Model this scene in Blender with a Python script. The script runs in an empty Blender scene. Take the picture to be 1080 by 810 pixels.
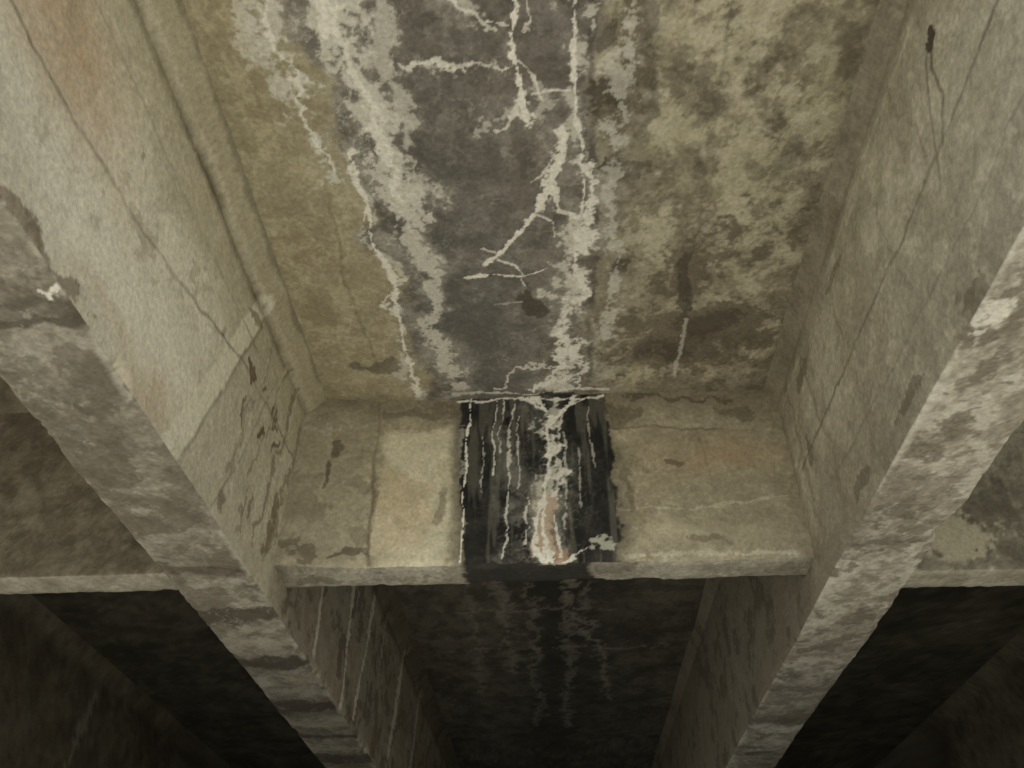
import bpy, math, numpy as np
from mathutils import Matrix, Vector

Z0 = 1.6            # eye height above ground
H = 2.42 + Z0       # deck soffit
rng = np.random.default_rng(7)
TAB = rng.random((64, 64, 64)).astype(np.float32)
ROT = np.array(Matrix.Rotation(.65, 3, Vector((.4, .7, .59)))).astype(np.float64)

def vnoise(Q):
    I = np.floor(Q).astype(np.int32); F = (Q - I).astype(np.float32); F = F*F*(3-2*F)
    I0 = I & 63; I1 = (I+1) & 63
    a, b, c = I0.T; a1, b1, c1 = I1.T; fx, fy, fz = F.T
    l = lambda p, q, t: p + (q-p)*t
    return l(l(l(TAB[a,b,c], TAB[a1,b,c], fx), l(TAB[a,b1,c], TAB[a1,b1,c], fx), fy),
             l(l(TAB[a,b,c1], TAB[a1,b,c1], fx), l(TAB[a,b1,c1], TAB[a1,b1,c1], fx), fy), fz)

def fbm(P, s, o=4, off=0.0, g=.5, st=None, k=1.6):
    Q = (P*np.array(st) if st is not None else P)*s + np.array([off, off*1.7+3, off*.6+9])
    v = 0; amp = 1; tot = 0
    for i in range(o):
        v = v + amp*vnoise(Q); tot += amp; amp *= g
        Q = (Q @ ROT.T)*2.03 + 5.3
    return np.clip((v/tot-.5)*k+.5, 0, 1)

def sstep(a, b, x):
    t = np.clip((x-a)/(b-a), 0, 1); return t*t*(3-2*t)

def seg_dist(U, V, pts):
    d = np.full(U.shape, 1e9)
    for (ax, ay), (bx, by) in zip(pts[:-1], pts[1:]):
        ex, ey = bx-ax, by-ay
        L = ex*ex+ey*ey+1e-9
        t = np.clip(((U-ax)*ex+(V-ay)*ey)/L, 0, 1)
        d = np.minimum(d, np.hypot(U-ax-t*ex, V-ay-t*ey))
    return d

def blob(U, V, cx, cy, rx, ry, a=1.0):
    return a*np.exp(-(((U-cx)/rx)**2 + ((V-cy)/ry)**2)*.9)

def mx(*a):
    r = a[0]
    for b in a[1:]: r = np.maximum(r, b)
    return r

def lay(C, a, col):
    a = np.clip(a, 0, 1)[:, None]
    return C*(1-a) + np.array(col)*a

class Field:
    """noise stack + warped coordinates on a surface whose 2-D coords are u,v (metres)"""
    def __init__(s, P, u, v, seed):
        s.P = P; s.u = u; s.v = v
        K = 2.0
        s.A = fbm(P, 1.4, 5, seed, k=K); s.B = fbm(P, 5.2, 6, seed+1, .56, k=K); s.C = fbm(P, 17, 5, seed+2, .65, k=K)
        s.D = fbm(P, 55, 3, seed+3, .65, k=K); s.E = fbm(P, 3.0, 8, seed+4, .62, k=K); s.G = fbm(P, 8.5, 7, seed+5, .64, k=K)
        w1 = fbm(P, 6, 5, seed+7)-.5; w2 = fbm(P, 6, 5, seed+8)-.5
        f1 = fbm(P, 34, 3, seed+9)-.5; f2 = fbm(P, 34, 3, seed+10)-.5
        s.U = u+w1*.13+f1*.03; s.V = v+w2*.13+f2*.03
        s.u2 = u+w1*.030+f1*.011; s.v2 = v+w2*.030+f2*.011
        v0 = fbm(P, 6.5, 5, seed+11, .60)
        s.vein = 1-np.clip(np.abs(v0-.5)/.022, 0, 1)
        v1 = fbm(P, 16, 4, seed+12, .58)
        s.vein2 = 1-np.clip(np.abs(v1-.5)/.040, 0, 1)
        s.mot = .45*s.C+.25*s.D+.30*s.G
    def line(s, pts, w, a=1.0, wob=1.0):
        d = seg_dist(s.u2 if wob < 1.5 else s.U, s.v2 if wob < 1.5 else s.V, pts)
        ww = w*(.2+1.4*s.B)
        f = 1-d/ww
        return a*sstep(-.05, .45, f + (s.C-.5)*1.1 + (s.D-.5)*1.3)
    def crust(s, pts, w, a=1.0):
        """broken, flaky deposit spread around a path"""
        f = np.clip(1-seg_dist(s.U, s.V, pts)/w, 0, 1)
        return a*sstep(.54, .66, s.mot + (f-.5)*.46)*sstep(0, .25, f)
    def wash(s, pts, w, a=1.0):
        d = seg_dist(s.U, s.V, pts)
        return a*np.clip(1-d/w, 0, 1)*sstep(.25, .75, .5*s.C+.5*s.G)
    def hair(s, pts, w, a=1.0):
        d = seg_dist(s.u2, s.v2, pts)
        return a*np.clip(1.3-d/w, 0, 1)*(.30+.70*s.B)
    def spot(s, cx, cy, rx, ry, a=1.0):
        f = blob(s.U, s.V, cx, cy, rx, ry)
        return a*sstep(.40, .60, f + (s.mot-.5)*1.3)*sstep(.05, .3, f)
    def soft(s, cx, cy, rx, ry, a=1.0):
        return blob(s.U, s.V, cx, cy, rx, ry, a)*(.4+.9*s.G)

def base(F, lo, hi, pale, dirt, k=1.0):
    lo = np.array(lo); hi = np.array(hi)
    t = sstep(.2, .8, .45*F.A+.38*F.B+.17*F.C)[:, None]
    C = lo+(hi-lo)*t
    C = lay(C, .45*k*sstep(.52, .66, F.E), np.array(pale))
    C = lay(C, .50*k*sstep(.56, .70, 1-F.G), np.array(dirt))
    C = lay(C, .25*k*sstep(.60, .70, F.mot), np.array(pale))
    C = lay(C, .28*k*sstep(.62, .74, 1-F.C), np.array(dirt))
    C = C*(1+.30*(F.D-.5)+.16*(F.C-.5))[:, None]
    return C

def grid_mesh(name, P, nu, nv, mat, C=None, parent=None, flip=False):
    i = np.arange(nu-1)[:,None]*nv + np.arange(nv-1)[None,:]
    q = np.stack([i, i+nv, i+nv+1, i+1], -1).reshape(-1, 4)
    if flip: q = q[:, ::-1]
    me = bpy.data.meshes.new(name)
    me.vertices.add(len(P)); me.vertices.foreach_set('co', P.astype(np.float32).ravel())
    me.loops.add(q.size); me.loops.foreach_set('vertex_index', q.astype(np.int32).ravel())
    me.polygons.add(len(q)); me.polygons.foreach_set('loop_start', np.arange(0, q.size, 4, dtype=np.int32))
    me.polygons.foreach_set('use_smooth', np.ones(len(q), dtype=bool))
    me.update(calc_edges=True)
    if C is not None:
        at = me.attributes.new('stain', 'FLOAT_COLOR', 'POINT')
        c = np.ones((len(P), 4), np.float32); c[:, :3] = np.clip(C, .004, .85)
        at.data.foreach_set('color', c.ravel())
    me.materials.append(mat)
    ob = bpy.data.objects.new(name, me)
    bpy.context.scene.collection.objects.link(ob)
    if parent: ob.parent = parent
    return ob

# ------------------------------------------------------------ materials
def stained(name, fixed=None):
    m = bpy.data.materials.new(name); m.use_nodes = True
    nt = m.node_tree; nd = nt.nodes; lk = nt.links; bs = nd['Principled BSDF']
    tc = nd.new('ShaderNodeTexCoord').outputs['Object']
    n = nd.new('ShaderNodeTexNoise'); n.inputs['Scale'].default_value = 60 if not fixed else 5
    n.inputs['Detail'].default_value = 4; n.inputs['Roughness'].default_value = .75; lk.new(tc, n.inputs['Vector'])
    mr = nd.new('ShaderNodeMapRange'); lk.new(n.outputs['Fac'], mr.inputs[0])
    mr.inputs[1].default_value = .32; mr.inputs[2].default_value = .68; mr.inputs[3].default_value = .80; mr.inputs[4].default_value = 1.20
    cc = nd.new('ShaderNodeCombineColor')
    for k in range(3): lk.new(mr.outputs[0], cc.inputs[k])
    mixn = nd.new('ShaderNodeMix'); mixn.data_type = 'RGBA'; mixn.blend_type = 'MULTIPLY'; mixn.inputs[0].default_value = 1
    if fixed: mixn.inputs[6].default_value = (*fixed, 1)
    else:
        a = nd.new('ShaderNodeAttribute'); a.attribute_name = 'stain'; lk.new(a.outputs['Color'], mixn.inputs[6])
    lk.new(cc.outputs[0], mixn.inputs[7]); lk.new(mixn.outputs[2], bs.inputs['Base Color'])
    bs.inputs['Roughness'].default_value = .8; bs.inputs['Specular IOR Level'].default_value = .3
    bp = nd.new('ShaderNodeBump'); bp.inputs['Strength'].default_value = .45; bp.inputs['Distance'].default_value = .006
    lk.new(n.outputs['Fac'], bp.inputs['Height']); lk.new(bp.outputs[0], bs.inputs['Normal'])
    return m
M = stained('stained_concrete')
M_far = stained('dark_concrete', (.13,.115,.085))  # dark base colour paints in the dimness towards the far end

bridge = bpy.data.objects.new('concrete_bridge', None)
bpy.context.scene.collection.objects.link(bridge)
Y0, Y1 = 0.10, 15.0
WHITE = (.78,.76,.68); LIME = (.54,.53,.46)

def arange_list(*segs):
    out = []
    for a, b, st in segs:
        n = max(1, int(round((b-a)/st)))
        out += list(a + (b-a)*np.arange(n)/n)
    out.append(segs[-1][1])
    return np.array(out)

# ------------------------------------------------------------ deck soffit, near bay
xs = arange_list((-1.13, 1.09, .0046)); ys = arange_list((Y0,.8,.03), (.8,3.1,.0048))
X, Y = np.meshgrid(xs, ys, indexing='ij')
P = np.stack([X.ravel(), Y.ravel(), np.full(X.size, H)], 1)
F = Field(P, P[:,0], P[:,1], 3)
C = base(F, (.31,.28,.195), (.44,.405,.30), (.54,.51,.395), (.215,.19,.135))
left = np.interp(F.V, [.8,1.11,1.26,1.49,1.7,2.04,2.47,2.93,3.2], [-.74,-.72,-.70,-.66,-.64,-.617,-.57,-.55,-.5])
right = np.interp(F.V, [.8,1.5,2.0,2.5,3.0], [.17,.22,.24,.20,.16])
lf = sstep(.03, -.05, F.U-left)
C = lay(C, .60*lf*(.4+.6*F.A), (.41,.36,.22))
C = lay(C, .5*lf*sstep(.52, .66, F.G), (.30,.255,.16))
C = lay(C, .45*lf*sstep(.55, .65, F.mot), (.50,.455,.31))
rt = sstep(-.02, .05, F.U-right)
C = lay(C, rt*.55, (.27,.242,.175))
C = C*(1+rt*(F.mot-.5)*1.1)[:,None]
palem = np.clip(mx(*[blob(F.U, F.V, *q) for q in [(.42,1.5,.20,.30,.9),(.66,1.30,.25,.22,1.),(.87,1.5,.22,.35,.9),(.73,1.85,.28,.22,.9),(.47,1.95,.2,.2,.7),(.95,2.1,.15,.4,.6),(.5,1.0,.4,.2,.8),(.95,1.1,.2,.2,.6)]]), 0, 1)
C = lay(C, rt*.68*sstep(.52, .62, F.mot*.6+F.G*.4+(palem-.6)*.22), (.47,.44,.315))
C = lay(C, rt*palem*.45*sstep(.52, .60, F.E), (.43,.41,.265))
C = lay(C, rt*palem*.50*sstep(.60, .66, F.C), (.58,.55,.44))
darkm = np.clip(mx(blob(F.U, F.V, .58, 2.35, .22, .40), blob(F.U, F.V, .72, 2.6, .40, .30), blob(F.U, F.V, .35, 2.75, .3, .3), blob(F.U, F.V, .29, 1.6, .11, .9, .9), .28+0*F.U), 0, 1)
C = lay(C, rt*.70*sstep(.50, .62, (1-F.mot)*.6+F.B*.4+(darkm-.6)*.30), (.145,.122,.086))
C = lay(C, rt*.50*sstep(.56, .66, F.E+(darkm-.7)*.3), (.10,.083,.06))
# grey damp band
g = sstep(-.02, .03, np.minimum(F.U-left, right-F.U) + (F.G-.5)*.08)
GC = base(F, (.140,.128,.114), (.200,.187,.168), (.265,.248,.22), (.098,.088,.076))
C = C*(1-g[:,None]*.95)+GC*(g[:,None]*.95)
C = lay(C, g*.45*sstep(.45, .8, F.A), (.205,.18,.145))
C = lay(C, g*.5*blob(F.U, F.V, -.35, 2.4, .25, .8), (.125,.13,.115))
rim = mx(blob(F.U-left, F.V, .12, 1.3, .16, .9, .9), blob(F.U-left, F.V, .14, 2.3, .10, .6, .6), np.exp(-((F.U-right)/.07)**2)*.5, blob(F.U-right, F.V, .02, 2.4, .12, .6, .7))
C = lay(C, rim*.65*sstep(.47, .60, F.mot), (.35,.335,.285))
C = lay(C, np.clip(rim+.3*g, 0, 1)*.85*F.vein*sstep(.40, .6, F.G), LIME)
C = lay(C, np.clip(rim+.15*g, 0, 1)*.65*F.vein2*sstep(.5, .65, F.E), LIME)
C = lay(C, g*.55*F.vein2*sstep(.58, .7, F.A*.4+F.B*.6), (.38,.36,.31))
for q in [(.25,1.45,.06,.07,.85),(.28,1.73,.07,.06,.9),(.21,1.2,.04,.07,.7),(-.04,2.36,.035,.10,.8),(.29,2.2,.05,.09,.75),(.58,2.26,.06,.18,.75),(.55,1.45,.04,.09,.5),
          (.85,1.72,.05,.10,.5),(.70,2.53,.18,.10,.65),(-.74,2.76,.14,.04,.6),(.52,2.72,.14,.10,.65),(-.04,1.55,.05,.2,.5),(-.3,2.2,.03,.05,.35),(.35,1.3,.03,.3,.5)]:
    C = lay(C, F.spot(*q), (.072,.062,.047))
C = lay(C, F.hair([(.18,.8),(.178,1.26),(.20,1.53),(.19,1.78),(.22,2.04),(.204,2.42),(.21,2.9)], .014, .85), (.055,.047,.035))
C = lay(C, F.hair([(.60,.8),(.60,1.7),(.595,2.24),(.61,2.6)], .008, .45), (.08,.07,.05))
C = lay(C, F.hair([(-.76,1.78),(-.78,2.04),(-.79,2.36),(-.74,2.74)], .008, .55), (.10,.08,.05))
W = [([(-.81,1.0),(-.80,1.22),(-.78,1.37),(-.73,1.49),(-.72,1.66)], .10, .5),
 ([(-.59,.8),(-.59,1.26),(-.56,1.43),(-.53,1.62),(-.47,1.8),(-.47,2.0),(-.47,2.3),(-.45,2.65),(-.42,2.95)], .16, .8),
 ([(-.64,1.6),(-.64,2.04),(-.60,2.24),(-.61,2.52),(-.60,2.95)], .07, .5),
 ([(.14,.8),(.14,1.45),(.155,1.92)], .08, .5), ([(-.04,.8),(-.06,1.29),(-.03,1.53)], .07, .5),
 ([(.155,1.86),(.13,2.1),(.116,2.36),(.096,2.58),(.05,2.78),(.05,2.97)], .13, .95),
 ([(.25,2.0),(.24,2.9)], .10, .35), ([(.33,1.2),(.30,1.9)], .08, .4),
 ([(-.42,2.97),(.3,2.97)], .05, .7), ([(-.3,.8),(-.25,1.2)], .08, .4)]
for p_, w_, a_ in W: C = lay(C, F.wash(p_, w_, a_), (.40,.39,.335))
for p_, w_, a_ in [
 ([(-.82,.9),(-.80,1.22),(-.78,1.37),(-.73,1.52),(-.72,1.70)], .10, .85), ([(-.88,1.1),(-.80,1.5)], .08, .7),
 ([(-.59,.8),(-.59,1.26),(-.54,1.5),(-.49,1.80),(-.44,1.9)], .14, .9), ([(-.50,.8),(-.46,1.3),(-.42,1.8)], .10, .6),
 ([(-.47,1.85),(-.46,2.3),(-.43,2.95)], .085, .8), ([(-.64,1.62),(-.60,2.24),(-.60,2.95)], .05, .7),
 ([(.14,.8),(.14,1.45),(.155,1.95)], .07, .7), ([(.29,1.0),(.27,1.6),(.28,2.6)], .07, .55), ([(.02,1.4),(.0,1.5)], .06, .5),
 ([(-.28,.8),(-.16,1.14)], .09, .6), ([(-.2,1.55),(-.05,1.45)], .06, .6), ([(.12,2.0),(.10,2.6),(.05,2.95)], .13, .9), ([(-.40,1.32),(-.1,1.32)], .05, .6)]:
    C = lay(C, F.crust(p_, w_, a_), (.62,.605,.53))
L_ = [([(-.81,1.0),(-.80,1.22),(-.78,1.37),(-.73,1.49),(-.72,1.66)], .011, .8, 2),
 ([(-.59,.8),(-.59,1.26),(-.56,1.43),(-.53,1.62),(-.47,1.8)], .016, .8, 2),
 ([(-.64,1.62),(-.64,1.83),(-.63,2.04),(-.60,2.24),(-.61,2.52),(-.60,2.74),(-.60,2.95)], .012, .95, 1),
 ([(-.67,1.95),(-.64,1.83)], .006, .8, 1), ([(-.66,1.68),(-.64,1.8)], .016, .95, 1), ([(-.62,2.2),(-.59,2.5)], .012, .7, 2),
 ([(-.04,.8),(-.04,1.11),(-.06,1.29),(-.05,1.39),(-.03,1.53)], .013, 1.0, 1),
 ([(-.06,1.29),(.0,1.36),(.02,1.45)], .006, .8, 1), ([(-.05,1.2),(-.13,1.17)], .005, .7, 1), ([(-.05,1.0),(.03,1.1),(.02,1.25)], .005, .6, 2),
 ([(-.16,1.59),(-.11,1.55),(-.09,1.49),(-.05,1.41)], .009, .75, 2), ([(-.03,1.53),(-.06,1.50)], .006, .8, 1),
 ([(-.26,1.10),(-.16,1.14),(-.11,1.20)], .009, .65, 2), ([(-.01,1.42),(.05,1.41),(.12,1.42)], .007, .8, 1),
 ([(-.43,1.32),(-.34,1.31),(-.19,1.32),(-.08,1.32)], .008, .65, 2),
 ([(.13,.8),(.12,1.26),(.14,1.45),(.155,1.65),(.155,1.92)], .012, .9, 1),
 ([(.155,1.75),(.16,1.92),(.14,2.1),(.125,2.36),(.10,2.62)], .048, .88, 2),
 ([(.10,2.58),(.04,2.74),(-.04,2.93)], .024, .9, 2), ([(.10,2.58),(.14,2.78),(.14,2.95)], .020, .8, 2),
 ([(.05,2.72),(-.1,2.8),(-.2,2.93)], .009, .7, 2), ([(.0,2.85),(.12,2.84)], .02, .7, 2),
 ([(.098,1.58),(.07,1.72)], .018, .95, 1), ([(.07,1.72),(.01,1.87)], .024, .95, 1),
 ([(.01,1.87),(-.072,1.98),(-.14,2.07),(-.205,2.15)], .011, 1.0, 1), ([(.06,1.80),(.07,1.9),(.14,1.94)], .014, .85, 1),
 ([(-.02,1.9),(.04,1.95),(.05,2.02)], .007, .8, 1), ([(.06,1.66),(.02,1.74),(-.02,1.76)], .005, .7, 1),
 ([(-.305,2.22),(-.19,2.21),(-.083,2.22),(.02,2.19)], .009, 1.0, 1), ([(-.16,2.13),(-.10,2.16),(-.07,2.21)], .006, .9, 1),
 ([(-.083,2.22),(-.05,2.3)], .005, .8, 1), ([(-.17,2.09),(-.23,2.06)], .005, .7, 1),
 ([(-.19,2.38),(-.05,2.36)], .005, .35, 1), ([(.61,2.50),(.605,2.90)], .007, .40, 1),
 ([(-.42,2.965),(-.25,2.955),(-.05,2.975),(.15,2.945),(.3,2.96)], .012, .85, 1)]
for p_, w_, a_, wb in L_: C = lay(C, F.line(p_, w_, a_, wb), WHITE)
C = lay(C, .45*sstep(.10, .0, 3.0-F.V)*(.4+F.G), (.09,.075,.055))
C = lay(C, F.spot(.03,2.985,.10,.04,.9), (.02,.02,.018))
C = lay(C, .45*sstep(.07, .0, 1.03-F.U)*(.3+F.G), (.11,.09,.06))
Pz = P.copy(); Pz[:,2] += (F.A-.5)*.010+(F.C-.5)*.004
grid_mesh('deck_soffit', Pz, len(xs), len(ys), M, C, bridge, flip=True)

# far bay + side bays
xs = arange_list((-1.13, 1.09, .014)); ys = arange_list((3.1,8.5,.02), (8.5,Y1,.1))
X, Y = np.meshgrid(xs, ys, indexing='ij'); P = np.stack([X.ravel(), Y.ravel(), np.full(X.size, H)], 1)
F = Field(P, P[:,0], P[:,1], 23)
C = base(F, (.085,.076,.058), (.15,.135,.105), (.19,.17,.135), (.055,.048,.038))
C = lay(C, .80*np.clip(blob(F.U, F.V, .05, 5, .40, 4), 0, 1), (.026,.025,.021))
C = lay(C, .6*blob(F.U, F.V, -.45, 5.5, .25, 3)*F.G, (.16,.145,.11))
for p_, w_, a_ in [([(.10,4.6),(.12,5.1),(.21,5.67),(.39,6.4),(.47,7.3)], .10, .55), ([(-.35,4.8),(-.30,6.6)], .12, .45), ([(-.55,4.8),(-.6,7)], .1, .4),
                   ([(.1,4.8),(.12,8)], .12, .4), ([(-.8,6.1),(.9,6.1)], .06, .4), ([(-.8,5.4),(.4,5.4)], .06, .35), ([(.25,5),(.3,6)], .08, .4), ([(-.15,5),(-.12,8)], .08, .4)]:
    C = lay(C, F.crust(p_, w_, a_), (.27,.25,.205)); C = lay(C, F.line(p_, w_*.12, a_*.6, 2), (.34,.32,.26))
Pz = P.copy(); Pz[:,2] += (F.A-.5)*.012
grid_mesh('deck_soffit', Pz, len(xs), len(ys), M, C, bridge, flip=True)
for x0, x1 in ((-11.8,-1.13), (1.09,11.8)):
    xs = arange_list((x0,x1,.05)); ys = arange_list((Y0,9,.05), (9,Y1,.3))
    X, Y = np.meshgrid(xs, ys, indexing='ij'); P = np.stack([X.ravel(), Y.ravel(), np.full(X.size, H)], 1)
    F = Field(P, P[:,0], P[:,1], 33)
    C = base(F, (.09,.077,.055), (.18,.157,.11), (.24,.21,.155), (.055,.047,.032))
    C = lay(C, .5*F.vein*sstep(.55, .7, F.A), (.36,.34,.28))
    C = C*(1-.5*sstep(3.0, 3.6, P[:,1]))[:,None]  # dimmer light past the cross beam put into the soffit colour
    grid_mesh('deck_soffit', P, len(xs), len(ys), M, C, bridge, flip=True)

def box(name, x0, x1, y0, y1, z0, z1, mat, parent=None):
    v = [(x,y,z) for x in (x0,x1) for y in (y0,y1) for z in (z0,z1)]
    f = [(0,1,3,2),(4,6,7,5),(0,4,5,1),(2,3,7,6),(0,2,6,4),(1,5,7,3)]
    me = bpy.data.meshes.new(name); me.from_pydata(v, [], f); me.update()
    me.materials.append(mat); o = bpy.data.objects.new(name, me)
    bpy.context.scene.collection.objects.link(o)
    if parent: o.parent = parent
    return o
box('deck_slab', -11.8, 11.8, Y0, Y1+1.2, H+.012, H+.26, M_far, bridge)
for sx in (-1, 1):
    a, b = sorted((sx*11.55, sx*11.78))
    box('parapet', a, b, Y0, Y1+1.2, H+.262, H+1.15, M_far, bridge)

# ------------------------------------------------------------ girders
ZB = 1.40 + Z0
def girder(name, prof, ys, steps, painter, seed):
    prof = np.array(prof, float); pts = []
    for (a, b), st in zip(zip(prof[:-1], prof[1:]), steps):
        L = np.hypot(*(b-a)); n = max(2, int(L/st))
        for k in range(n): pts.append(a+(b-a)*k/n)
    pts.append(prof[-1]); pts = np.array(pts)
    nu, nv = len(pts), len(ys)
    P = np.stack([np.repeat(pts[:,0], nv), np.tile(ys, nu), np.repeat(pts[:,1], nv)], 1)
    xc = prof[:,0].mean(); zb = prof[:,1].min(); xin, xout = prof[2,0], prof[3,0]
    D = P.copy(); keep = (P[:,2] < H-.05)
    D[:,0] += (fbm(P, 1.5, 3, seed+1)-.5)*.010 + (fbm(P, 24, 3, seed+2)-.5)*.003
    D[:,2] += ((fbm(P, 1.5, 3, seed+3)-.5)*.008 + (fbm(P, 24, 3, seed+4)-.5)*.003)*keep
    Q = P.copy(); Q[:,0] = 0; Q[:,2] = 0
    for xe in (xin, xout):
        d = np.hypot(P[:,0]-xe, P[:,2]-zb)
        chip = .004 + .020*sstep(.66, .95, fbm(Q + np.array([xe*9,0,0]), 4.2, 5, seed+6)) + .004*fbm(Q, 30, 4, seed+8)
        k = np.clip(1-d/.045, 0, 1)**1.5
        D[:,0] += np.sign(xc-xe)*chip*k; D[:,2] += chip*k
    C = painter(P, seed)
    return grid_mesh(name, D, nu, nv, M, C, bridge, flip=prof[2,0] < prof[3,0])

def paint_left(P, seed):
    web = (P[:,0] > -1.137) & (P[:,2] > ZB+.004)
    bot = (P[:,2] <= ZB+.004); outer = ~(web | bot)
    u = P[:,1]; v = np.where(bot, P[:,0], P[:,2]-Z0)
    F = Field(P, u, v, seed)
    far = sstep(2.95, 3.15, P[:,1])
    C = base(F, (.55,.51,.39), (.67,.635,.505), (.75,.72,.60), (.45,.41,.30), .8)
    for q in [(1.15,1.72,.45,.28,.8),(1.75,1.70,.38,.35,.8),(1.4,1.6,.3,.2,.5)]:
        C = lay(C, F.soft(*q)*web, (.82,.79,.66))
    C = lay(C, web*sstep(1.92, 2.2, F.V)*.50*(.4+F.A), (.44,.405,.285))
    C = lay(C, web*F.soft(.85,1.92,.30,.14,.80), (.50,.33,.18))
    C = lay(C, web*F.soft(1.0,1.8,.35,.10,.35), (.52,.40,.25))
    C = lay(C, web*F.soft(1.75,1.46,.14,.10,.6), (.50,.36,.23))
    C = lay(C, web*F.soft(1.45,1.5,.2,.05,.4), (.50,.38,.25))
    C = lay(C, web*F.soft(.7,1.5,.25,.15,.4), (.40,.36,.27))
    C = lay(C, web*sstep(2.02, 2.10, F.u2-(F.v2-1.6)*.30+.05)*(1-far)*.50*(.5+.5*F.G), (.41,.37,.27))
    C = lay(C, web*.50*sstep(.60, .68, F.E)*sstep(.45, .55, F.C), (.40,.355,.25))
    d = seg_dist(F.u2, F.v2, [(1.92,1.36),(2.04,1.70),(2.24,2.31)])
    C = lay(C, web*.85*sstep(.060, .045, d), (.80,.77,.62))
    C = lay(C, web*.70*F.hair([(1.985,1.36),(2.105,1.70),(2.305,2.31)], .010), (.24,.20,.14))
    C = lay(C, web*F.hair([(.5,1.76),(1.07,1.77),(1.63,1.84),(2.21,2.0),(2.9,2.05)], .008, .75), (.17,.14,.095))
    C = lay(C, web*F.hair([(.5,2.08),(1.48,2.11),(2.3,2.14)], .007, .5), (.2,.17,.12))
    C = lay(C, web*F.hair([(2.3,1.4),(2.42,1.7),(2.55,2.2)], .007, .55), (.15,.12,.08))
    C = lay(C, web*.80*np.clip(1-np.abs(F.v2-2.30)/.04, 0, 1)*(.4+F.G), (.15,.125,.085))  # shade of the haunch groove painted dark into the web
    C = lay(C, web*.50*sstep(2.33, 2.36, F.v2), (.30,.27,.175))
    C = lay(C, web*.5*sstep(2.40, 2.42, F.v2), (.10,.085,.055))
    for q in [(2.31,2.02,.03,.06,.85),(2.53,1.87,.03,.05,.9),(2.70,1.92,.02,.07,.85),(2.45,2.05,.02,.03,.8),(2.36,1.85,.015,.04,.7),(2.6,2.0,.02,.06,.7),(2.62,1.6,.03,.05,.6),
              (1.0,1.40,.25,.04,.7),(1.25,1.42,.14,.03,.7),(3.3,1.52,.08,.04,.8),(1.6,1.40,.1,.02,.6),(2.85,1.65,.03,.12,.7),(2.0,1.95,.02,.03,.5),(1.35,2.0,.015,.02,.5),(2.2,2.2,.1,.03,.6),(2.4,1.5,.03,.03,.6)]:
        C = lay(C, F.spot(*q)*web, (.13,.085,.05))
    for a, b, s in [((2.62,2.3),(2.55,1.5),.55),((2.78,2.3),(2.72,1.5),.65),((2.42,2.25),(2.38,1.6),.45),((2.92,2.2),(2.88,1.5),.6)]:
        C = lay(C, web*F.line([a, b], .016, s, 2), (.18,.14,.09))
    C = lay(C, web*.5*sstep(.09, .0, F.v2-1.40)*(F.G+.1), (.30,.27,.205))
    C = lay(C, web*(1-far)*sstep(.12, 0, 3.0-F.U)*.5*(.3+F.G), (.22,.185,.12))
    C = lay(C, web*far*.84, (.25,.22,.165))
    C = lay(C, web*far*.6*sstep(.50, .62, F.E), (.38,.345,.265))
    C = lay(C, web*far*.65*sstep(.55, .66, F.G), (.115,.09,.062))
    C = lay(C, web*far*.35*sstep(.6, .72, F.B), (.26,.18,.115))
    for a, b, ww, s in [((3.66,2.05),(3.70,1.45),.022,.85),((4.2,2.3),(4.35,1.45),.038,.9),((4.78,2.25),(4.64,1.45),.038,.85),((5.94,2.3),(5.7,1.45),.05,.85),
                        ((3.35,2.2),(3.36,1.7),.014,.6),((6.8,2.3),(6.6,1.5),.05,.6),((5.2,2.3),(5.15,1.8),.02,.6)]:
        C = lay(C, web*F.line([a, b], ww, s), (.68,.65,.54))
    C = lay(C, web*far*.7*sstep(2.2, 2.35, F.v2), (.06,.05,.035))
    for a, b, s in [((1.5,2.3),(1.45,1.9),.35),((2.6,2.3),(2.62,1.6),.5),((2.42,2.2),(2.40,1.5),.4),((2.8,2.3),(2.78,1.6),.4)]:
        C = lay(C, web*F.line([a, b], .009, s), (.70,.67,.54))
    G = base(F, (.20,.185,.145), (.31,.29,.23), (.38,.36,.295), (.14,.125,.095))
    G = lay(G, .55*sstep(.53, .60, F.E)*sstep(.4, .6, F.G), (.41,.39,.33))
    G = lay(G, .60*sstep(.56, .66, F.B), (.13,.112,.08))
    for yb, ww, a in [(1.33,.07,.6),(1.36,.03,.5),(2.70,.05,.6),(3.12,.09,.85),(3.65,.08,.9),(4.25,.11,.9),(4.75,.05,.8),(5.2,.11,.85),(6.0,.14,.85),(6.8,.2,.85)]:
        G = lay(G, a*sstep(-.1, .4, 1-np.abs(F.U-yb)/ww+(F.C-.5)), (.075,.06,.045))
    for yb in (3.4, 3.9, 4.5, 5.0, 5.6): G = lay(G, .5*sstep(0, .6, 1-np.abs(F.U-yb)/.08+(F.C-.5)), (.42,.39,.31))
    G = lay(G, .75*sstep(.030, .0, -1.135-F.v2)*sstep(.45, .60, F.B), (.50,.48,.40))
    G = lay(G, F.spot(1.28,-1.16,.03,.018,.9), WHITE)
    G = lay(G, .5*F.vein*sstep(.45, .6, F.C), (.46,.45,.39))
    G = G*(1-.35*sstep(2.9, 4.2, P[:,1]))[:,None]  # underside darkened beyond the cross beam, light falloff put into the colour
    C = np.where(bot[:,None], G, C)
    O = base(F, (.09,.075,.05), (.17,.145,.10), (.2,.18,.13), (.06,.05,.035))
    return np.where(outer[:,None], O, C)

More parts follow.
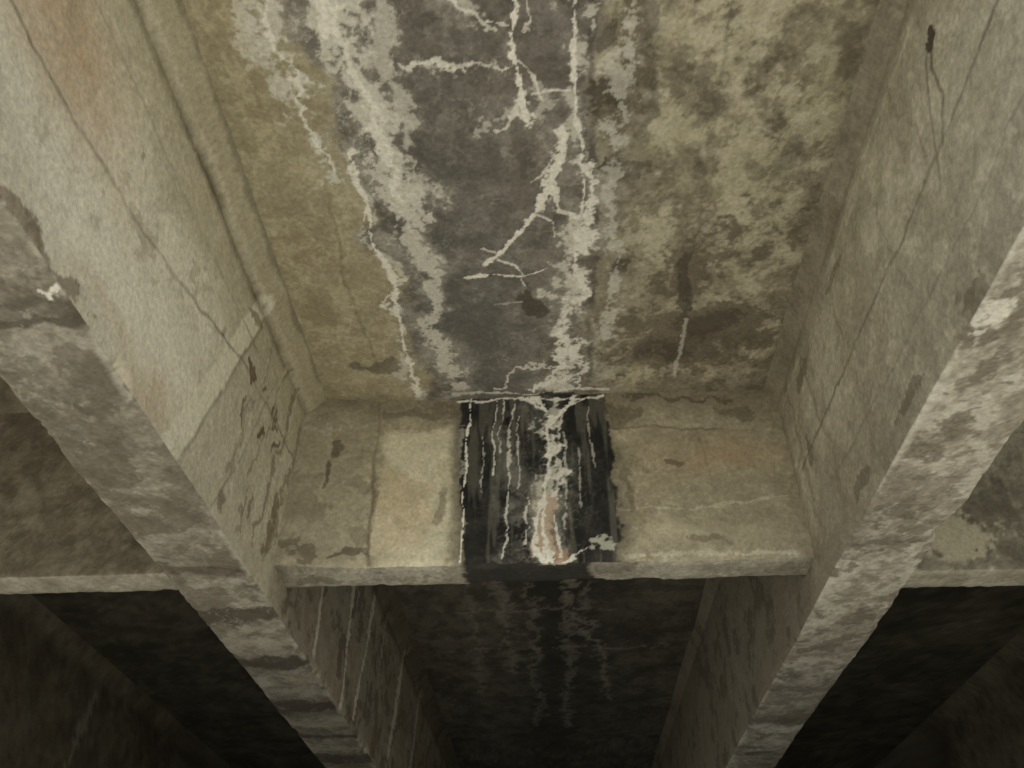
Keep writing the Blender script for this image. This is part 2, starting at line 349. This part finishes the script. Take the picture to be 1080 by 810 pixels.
def paint_right(P, seed):
    web = (P[:,0] < 1.085) & (P[:,2] > ZB+.004)
    bot = (P[:,2] <= ZB+.004); outer = ~(web | bot)
    u = P[:,1]; v = np.where(bot, P[:,0], P[:,2]-Z0)
    F = Field(P, u, v, seed)
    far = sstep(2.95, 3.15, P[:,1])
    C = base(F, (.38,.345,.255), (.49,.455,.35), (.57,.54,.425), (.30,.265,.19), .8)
    C = lay(C, web*F.soft(1.9,2.05,.6,.15,.5), (.56,.53,.41))
    C = lay(C, web*F.soft(1.1,1.65,.4,.2,.4), (.54,.50,.38))
    C = lay(C, web*F.soft(2.5,1.6,.5,.15,.5), (.28,.25,.18))
    C = lay(C, web*.5*sstep(2.05, 2.25, F.V)*sstep(.45, .65, F.B), (.27,.255,.18))
    C = lay(C, web*.45*sstep(.6, .68, F.E), (.28,.25,.18))
    C = lay(C, web*.5*sstep(1.75, 1.45, F.V)*sstep(.5, .65, F.G), (.24,.21,.155))
    C = lay(C, web*F.hair([(.5,1.87),(.92,1.87),(1.34,1.86),(1.71,1.86),(2.23,1.88),(2.9,1.9)], .008, .85), (.12,.10,.07))
    C = lay(C, web*F.hair([(.5,1.62),(1.5,1.60),(2.6,1.65)], .006, .5), (.15,.125,.09))
    C = lay(C, web*F.spot(1.15,2.13,.03,.035,.95), (.06,.048,.035))
    C = lay(C, web*F.hair([(1.12,2.13),(1.19,2.06),(1.20,1.96),(1.28,1.86)], .009, .95), (.08,.065,.05))
    C = lay(C, web*F.hair([(1.16,2.13),(1.25,2.03),(1.36,1.80)], .007, .85), (.08,.065,.05))
    for q in [(1.9,1.46,.12,.03,.6),(2.4,1.47,.12,.04,.6),(1.45,1.45,.1,.03,.55),(2.75,1.9,.03,.1,.6),(2.1,2.22,.12,.03,.5),(2.6,2.2,.1,.04,.55)]:
        C = lay(C, F.spot(*q)*web, (.12,.095,.065))
    for a, b, s in [((2.2,2.3),(2.18,1.5),.35),((2.6,2.3),(2.55,1.5),.45),((2.85,2.3),(2.83,1.5),.5),((1.7,2.3),(1.68,1.7),.35),((1.4,2.3),(1.38,1.9),.35)]:
        C = lay(C, web*F.line([a, b], .014, s, 2), (.19,.16,.11))
    C = lay(C, web*.70*sstep(2.27, 2.34, F.v2)*(.35+.8*F.G), (.14,.115,.08))  # haunch strip darkened, its shade put into the colour
    C = lay(C, web*.6*np.clip(1-np.abs(F.v2-2.27)/.012, 0, 1)*F.G, (.60,.58,.47))
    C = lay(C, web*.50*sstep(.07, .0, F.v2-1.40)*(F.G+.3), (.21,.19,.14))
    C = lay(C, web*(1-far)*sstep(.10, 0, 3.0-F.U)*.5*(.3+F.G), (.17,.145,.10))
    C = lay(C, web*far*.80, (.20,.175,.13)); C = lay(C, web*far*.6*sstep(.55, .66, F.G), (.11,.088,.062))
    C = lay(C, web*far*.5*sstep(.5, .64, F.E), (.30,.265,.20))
    G = base(F, (.31,.285,.23), (.43,.405,.335), (.51,.49,.415), (.21,.187,.14))
    G = lay(G, .65*sstep(.54, .60, F.E)*sstep(.35, .6, F.C), (.58,.56,.48))
    G = lay(G, .70*sstep(.56, .66, F.G), (.165,.143,.105))
    G = lay(G, F.spot(1.50,1.12,.08,.03,.7), WHITE)
    G = lay(G, .6*F.vein*sstep(.4, .6, F.C), (.56,.55,.48))
    G = lay(G, .6*F.vein2*sstep(.5, .62, F.G), (.12,.10,.075))
    G = lay(G, .7*sstep(.03, .0, F.v2-1.067)*sstep(.4, .55, F.B), (.60,.58,.50))
    for yb, ww in [(4.1,.05),(4.6,.08),(5.2,.1),(2.6,.03)]:
        G = lay(G, .5*sstep(0, .6, 1-np.abs(F.U-yb)/ww+(F.C-.5)), (.10,.08,.06))
    G = G*(1-.30*sstep(2.6, 4.2, P[:,1]))[:,None]  # falloff of light along the underside painted in
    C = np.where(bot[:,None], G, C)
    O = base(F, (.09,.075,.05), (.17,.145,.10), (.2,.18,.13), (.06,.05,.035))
    return np.where(outer[:,None], O, C)

gy = arange_list((Y0,.6,.03), (.6,3.1,.0052), (3.1,5.5,.012), (5.5,8.5,.03), (8.5,Y1,.2))
B = lambda z: z+Z0
stp = (.007,.0058,.006,.05,.05)
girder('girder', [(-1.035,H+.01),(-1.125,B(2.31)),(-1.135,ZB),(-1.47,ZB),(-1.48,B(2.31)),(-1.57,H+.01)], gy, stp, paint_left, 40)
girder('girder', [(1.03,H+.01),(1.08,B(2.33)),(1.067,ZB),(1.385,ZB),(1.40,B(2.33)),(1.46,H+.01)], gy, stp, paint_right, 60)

def paint_far(P, seed):
    web = P[:,2] > ZB+.005
    F = Field(P, P[:,1], P[:,2]-Z0, seed)
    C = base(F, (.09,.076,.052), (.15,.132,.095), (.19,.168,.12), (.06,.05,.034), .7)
    if P[:,0].mean() < 0:
        C = lay(C, web*F.line([(3.8,2.10),(3.95,1.45)], .05, .85), (.48,.46,.38))
        C = lay(C, web*F.line([(6.3,2.2),(6.2,1.5)], .04, .4), (.4,.38,.31))
    return C
gy2 = arange_list((Y0,8,.04), (8,Y1,.3))
for k in (1, 2, 3, 4):
    for c in (-1.30-2.50*k, 1.225+2.50*k):
        girder('girder', [(c+.26,H+.01),(c+.18,B(2.31)),(c+.165,ZB),(c-.165,ZB),(c-.18,B(2.31)),(c-.26,H+.01)], gy2, (.04,)*5, paint_far, int(80+k*5+c))

# ------------------------------------------------------------ cross beams
def crossbeam(name, x0, x1, y0, y1, zb, st, painter, seed, splay=0.0):
    prof = np.array([(y0,H+.01),(y0,zb+Z0),(y1,zb+Z0),(y1,H+.01)]); pts = []
    for a, b in zip(prof[:-1], prof[1:]):
        L = np.hypot(*(b-a)); n = max(2, int(L/st))
        for k in range(n): pts.append(a+(b-a)*k/n)
    pts.append(prof[-1]); pts = np.array(pts)
    xs = np.linspace(x0, x1, max(3, int((x1-x0)/st)))
    nu, nv = len(pts), len(xs)
    P = np.stack([np.tile(xs, nu), np.repeat(pts[:,0], nv), np.repeat(pts[:,1], nv)], 1)
    D = P.copy()
    D[:,1] += (fbm(P, 2, 3, seed)-.5)*.010 + (fbm(P, 26, 3, seed+2)-.5)*.003
    D[:,2] += ((fbm(P, 2, 3, seed+5)-.5)*.008 + (fbm(P, 26, 3, seed+7)-.5)*.003)*(P[:,2] < H-.05)
    Q = P.copy(); Q[:,1] = 0; Q[:,2] = 0
    for ye in (y0, y1):
        d = np.hypot(P[:,1]-ye, P[:,2]-zb-Z0)
        chip = .004 + .020*sstep(.62, .9, fbm(Q, 5, 5, seed+6+ye)) + .005*fbm(Q, 28, 4, seed+8)
        k = np.clip(1-d/.04, 0, 1)**1.5
        D[:,1] += np.sign((y0+y1)/2-ye)*chip*k; D[:,2] += chip*k
    if splay:
        f = np.clip((-.80-P[:,0])/.33, 0, 1)*(P[:,1] < y0+.02)
        D[:,1] -= f*splay
    return grid_mesh(name, D, nu, nv, M, painter(P, seed), bridge, flip=True)

def paint_mid(P, seed):
    fr = P[:,1] < 3.004; bk = P[:,1] > 3.172; bo = ~fr & ~bk
    u = P[:,0]; v = np.where(bo, P[:,1], P[:,2]-Z0)
    F = Field(P, u, v, seed)
    C = base(F, (.33,.295,.205), (.44,.40,.29), (.52,.48,.36), (.24,.21,.14), .8)
    pm = sstep(0, .05, np.minimum(np.minimum(F.u2+.76, -.40-F.u2), 2.30-F.v2+(F.A-.5)*.3) + (F.G-.5)*.06)
    C = lay(C, .75*pm, (.57,.53,.38)); C = lay(C, .5*pm*sstep(.5, .62, F.E), (.68,.64,.49))
    C = lay(C, .35*pm*sstep(.55, .66, F.B), (.48,.36,.22)); C = C*(1+.4*pm*(F.mot-.5))[:,None]
    C = lay(C, .6*sstep(-.72, -.86, F.U)*(.4+.6*F.A), (.33,.305,.225))
    C = lay(C, .35*sstep(.35, .6, F.U)*(.4+F.A), (.29,.26,.185))
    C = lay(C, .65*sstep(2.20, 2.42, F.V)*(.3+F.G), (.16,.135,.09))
    C = lay(C, .55*sstep(.54, .62, F.G)*sstep(.3, .7, F.A)*(~(pm > .5)), (.21,.182,.125))
    C = lay(C, F.soft(.62,1.65,.3,.06,.6), (.52,.48,.35)); C = lay(C, F.soft(.75,2.05,.25,.1,.5), (.46,.34,.21))
    C = lay(C, F.hair([(-.79,2.40),(-.77,1.98),(-.75,1.55)], .010, .8), (.16,.13,.09))
    C = lay(C, F.hair([(-.41,2.40),(-.40,1.98),(-.38,1.55)], .02, .55), (.40,.40,.33))
    C = lay(C, F.hair([(.32,2.22),(.66,2.20),(.8,2.2)], .007, .8), (.10,.085,.06))
    C = lay(C, F.hair([(.70,2.2),(.72,1.9)], .005, .4), (.12,.10,.07))
    C = lay(C, F.line([(.28,1.79),(.655,1.79),(1.03,1.836)], .007, .5), (.58,.55,.43))
    C = lay(C, F.line([(.30,1.575),(.7,1.56),(1.0,1.57)], .014, .55), (.58,.56,.46))
    for q in [(-.98,2.0,.025,.10,.8),(-.96,2.12,.03,.03,.7),(-.87,1.59,.13,.03,.75),(-.47,1.8,.03,.12,.5),(.62,2.03,.05,.03,.7),(.36,2.3,.06,.06,.6),(.70,1.61,.10,.03,.5),(-.6,2.36,.2,.03,.5),(.55,2.39,.3,.02,.7),(-1.05,1.62,.05,.06,.6),(.9,2.3,.1,.04,.5),(.34,1.9,.02,.15,.5)]:
        C = lay(C, F.spot(*q), (.10,.078,.052))
    L = np.interp(F.v2, [1.5,1.98,2.42], [-.357,-.385,-.41]); R = np.interp(F.v2, [1.5,1.98,2.42], [.275,.285,.30])
    d = sstep(-.006, .012, np.minimum(F.u2-L, (R-F.u2*.4-F.U*.6))+(F.C-.5)*.03)
    C = lay(C, .65*sstep(-.08, .02, R-F.U)*sstep(-.06, .0, F.u2-L), (.12,.10,.07))
    K = base(F, (.011,.0115,.011), (.024,.024,.021), (.045,.043,.036), (.007,.007,.007))
    C = C*(1-d[:,None]*.985)+K*(d[:,None]*.985)
    C = lay(C, d*.30*sstep(.5, .70, fbm(P, 11, 5, 5, st=(3,1,.30))), (.22,.21,.17))
    C = lay(C, F.wash([(-.02,2.4),(.01,2.1),(.0,1.8)], .15, .5), (.27,.28,.24))
    C = lay(C, F.wash([(-.16,2.35),(-.18,1.56)], .07, .55), (.30,.30,.26))
    C = lay(C, F.wash([(-.02,1.85),(-.03,1.56)], .14, .8), (.44,.41,.34))
    C = lay(C, d*F.crust([(.0,2.35),(.0,2.0),(-.03,1.56)], .10, .8), (.56,.55,.47))
    C = lay(C, d*F.crust([(-.36,2.3),(-.37,1.56)], .03, .6), (.45,.44,.38))
    C = lay(C, .6*d*F.vein2*blob(F.U, F.V, -.02, 1.75, .15, .3), (.4,.38,.32))
    for q in [(-.01,1.74,.05,.12,.55),(.03,1.60,.04,.05,.6),(-.06,1.62,.03,.05,.5)]:
        C = lay(C, F.spot(*q)*fr, (.48,.31,.20))
    for p_, w_, a_, wb in [
      ([(-.05,2.43),(.01,2.30),(.01,2.085)], .020, .95, 1), ([(.01,2.085),(-.015,1.885),(-.052,1.75)], .016, .9, 1),
      ([(.02,2.25),(.03,2.0),(.01,1.85)], .020, .7, 2),
      ([(-.052,1.76),(-.066,1.63),(-.018,1.53)], .017, .95, 1), ([(-.02,1.84),(-.02,1.7),(.0,1.55)], .015, .9, 1),
      ([(-.10,1.86),(-.12,1.7),(-.12,1.6)], .009, .7, 2), ([(.03,1.78),(.045,1.58)], .009, .8, 1),
      ([(.145,2.43),(.12,2.37),(.08,2.34),(.013,2.245)], .014, 1.0, 1), ([(.19,2.40),(.12,2.37)], .006, .8, 1),
      ([(-.16,2.43),(-.08,2.40),(.0,2.32)], .011, .95, 1), ([(.08,2.34),(.06,2.2),(.05,2.1)], .008, .7, 1),
      ([(-.346,2.43),(-.357,2.085),(-.362,1.79),(-.37,1.55)], .0075, 1.1, 1), ([(-.23,2.41),(-.235,1.98)], .005, .8, 1),
      ([(-.155,2.37),(-.17,1.98),(-.19,1.56)], .007, .7, 1), ([(-.20,2.42),(-.205,2.1)], .005, .7, 1), ([(-.28,2.2),(-.285,1.9)], .004, .5, 1), ([(-.125,2.3),(-.13,1.9)], .005, .6, 1),
      ([(.08,2.2),(.075,1.7)], .007, .5, 1), ([(.14,2.1),(.14,1.8)], .004, .4, 1), ([(.20,2.35),(.205,2.0)], .004, .4, 1), ([(-.42,2.40),(-.2,2.41),(.15,2.40),(.28,2.40)], .009, .95, 1),
      ([(.05,1.55),(.13,1.56),(.196,1.60)], .008, .8, 2)]:
        C = lay(C, F.line(p_, w_, a_, wb)*fr, WHITE)
    C = lay(C, F.spot(.235,1.625,.035,.032,.8)*fr, (.50,.50,.40))
    G = base(F, (.27,.25,.20), (.38,.36,.29), (.46,.44,.37), (.18,.16,.12))
    G = lay(G, .5*F.vein*1, (.5,.49,.42))
    G = lay(G, sstep(-.01, .03, np.minimum(F.u2+.37, .20-F.u2)+(F.C-.5)*.06)*.95, (.020,.019,.017))
    G = lay(G, F.spot(-.02,3.03,.06,.03,.9), (.5,.44,.36)); G = lay(G, F.spot(.25,3.05,.08,.06,.5), (.07,.06,.045))
    G = lay(G, F.spot(-1.0,3.1,.10,.04,.6), (.12,.10,.07))
    C = np.where(bo[:,None], G, C)
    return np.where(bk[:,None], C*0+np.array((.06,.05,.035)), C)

def paint_side(P, seed):
    fr = P[:,1] < 3.004; bk = P[:,1] > 3.17; bo = ~fr & ~bk; right = P[:,0].mean() > 0
    F = Field(P, P[:,0], P[:,2]-Z0, seed)
    if right: C = base(F, (.15,.137,.10), (.25,.232,.175), (.34,.32,.25), (.09,.082,.058))
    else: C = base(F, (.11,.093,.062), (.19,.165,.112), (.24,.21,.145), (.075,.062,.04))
    if right:
        C = lay(C, F.spot(1.62,1.62,.22,.10,.75), (.46,.42,.30))
        C = lay(C, F.line([(1.78,2.15),(1.80,1.88)], .02, .9), WHITE); C = lay(C, F.line([(1.6,2.0),(1.64,1.85)], .02, .7, 2), WHITE)
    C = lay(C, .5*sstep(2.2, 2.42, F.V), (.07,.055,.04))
    G = base(F, (.32,.30,.23), (.42,.395,.315), (.48,.45,.37), (.22,.2,.15))
    C = np.where(bo[:,None], G, C)
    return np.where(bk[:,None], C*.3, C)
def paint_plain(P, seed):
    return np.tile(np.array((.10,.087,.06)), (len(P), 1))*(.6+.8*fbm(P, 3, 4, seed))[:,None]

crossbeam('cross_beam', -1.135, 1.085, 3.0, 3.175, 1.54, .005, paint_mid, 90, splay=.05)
crossbeam('cross_beam', -3.62, -1.475, 3.0, 3.175, 1.54, .012, paint_side, 95)
crossbeam('cross_beam', 1.395, 3.56, 3.0, 3.175, 1.47, .012, paint_side, 97)
for k in (1, 2, 3):
    crossbeam('cross_beam', -1.30-2.5*(k+1)+.18, -1.30-2.5*k-.18, 3.0, 3.175, 1.54, .08, paint_plain, 100+k)
    crossbeam('cross_beam', 1.225+2.5*k+.18, 1.225+2.5*(k+1)-.18, 3.0, 3.175, 1.54, .08, paint_plain, 110+k)
crossbeam('cross_beam', -1.13, 1.08, 10.4, 10.58, 1.54, .05, paint_plain, 120)
for k in (0, 1, 2, 3):
    crossbeam('cross_beam', -1.30-2.5*(k+1)+.18, -1.30-2.5*k-.18, 10.4, 10.58, 1.54, .08, paint_plain, 130+k)
    crossbeam('cross_beam', 1.225+2.5*k+.18, 1.225+2.5*(k+1)-.18, 10.4, 10.58, 1.54, .08, paint_plain, 140+k)
box('abutment_wall', -12.2, 12.2, Y1-.01, Y1+1.19, -.3, H+.008, M_far, bridge)  # unseen end wall, put in to close the far end off from the sky
for sx in (-1, 1):
    a, b = sorted((sx*11.9, sx*12.4))
    box('wing_wall', a, b, 4.0, Y1-.015, -.3, H-.01, M_far, bridge)

# ------------------------------------------------------------ ground (unseen bank added on the right, bounces sun onto the left girder)
gm = bpy.data.materials.new('pale_gravel'); gm.use_nodes = True
nt = gm.node_tree; bs = nt.nodes['Principled BSDF']; bs.inputs['Roughness'].default_value = .95
tc = nt.nodes.new('ShaderNodeTexCoord'); n = nt.nodes.new('ShaderNodeTexNoise'); n.inputs['Scale'].default_value = 9; n.inputs['Detail'].default_value = 6
nt.links.new(tc.outputs['Object'], n.inputs['Vector'])
cr = nt.nodes.new('ShaderNodeValToRGB'); cr.color_ramp.elements[0].position = .35; cr.color_ramp.elements[0].color = (.60,.56,.46,1)
cr.color_ramp.elements[1].position = .65; cr.color_ramp.elements[1].color = (.78,.74,.63,1)
nt.links.new(n.outputs['Fac'], cr.inputs[0]); nt.links.new(cr.outputs[0], bs.inputs['Base Color'])
g1 = np.concatenate([-np.geomspace(600, 22, 14), np.linspace(-20, 20, 160), np.geomspace(22, 600, 14)])
GX, GY = np.meshgrid(g1, g1, indexing='ij')
GP = np.stack([GX.ravel(), GY.ravel(), np.zeros(GX.size)], 1)
GP[:,2] = (fbm(GP, .8, 4, 1)-.5)*.12 + 2.3*sstep(1.5, 5.2, GP[:,0])
grid_mesh('ground', GP, len(g1), len(g1), gm)

# ------------------------------------------------------------ light
EL, AZ = 53, -26      # sun stands behind the camera, a little to the left
w = bpy.data.worlds.new('World'); bpy.context.scene.world = w; w.use_nodes = True
nt = w.node_tree; bg = nt.nodes['Background']
sky = nt.nodes.new('ShaderNodeTexSky'); sky.sky_type = 'NISHITA'; sky.sun_disc = False
sky.sun_elevation = math.radians(EL); sky.sun_rotation = math.radians(180-AZ)
nt.links.new(sky.outputs[0], bg.inputs[0]); bg.inputs[1].default_value = .15
sd = bpy.data.lights.new('sun', 'SUN'); sd.energy = 5; sd.angle = math.radians(.5); sd.color = (1, .96, .88)
so = bpy.data.objects.new('sun', sd); bpy.context.scene.collection.objects.link(so)
el, az = math.radians(EL), math.radians(AZ)
tosun = Vector((math.sin(az)*math.cos(el), -math.cos(az)*math.cos(el), math.sin(el)))
so.rotation_euler = tosun.to_track_quat('Z', 'Y').to_euler()
so.location = (0, -20, 30)

# ------------------------------------------------------------ camera
cd = bpy.data.cameras.new('camera'); cd.sensor_width = 36; cd.lens = 36*850/1080; cd.clip_end = 3000; cd.clip_start = .05
cam = bpy.data.objects.new('camera', cd); bpy.context.scene.collection.objects.link(cam)
f = Vector((-.0395,.7672,.640)).normalized()
r = f.cross(Vector((0,0,1))).normalized(); u = r.cross(f)
cam.matrix_world = Matrix(((r.x,u.x,-f.x,0),(r.y,u.y,-f.y,0),(r.z,u.z,-f.z,Z0),(0,0,0,1)))
sc = bpy.context.scene; sc.camera = cam
sc.view_settings.view_transform = 'Standard'; sc.view_settings.look = 'None'
sc.view_settings.exposure = 0; sc.view_settings.gamma = 1
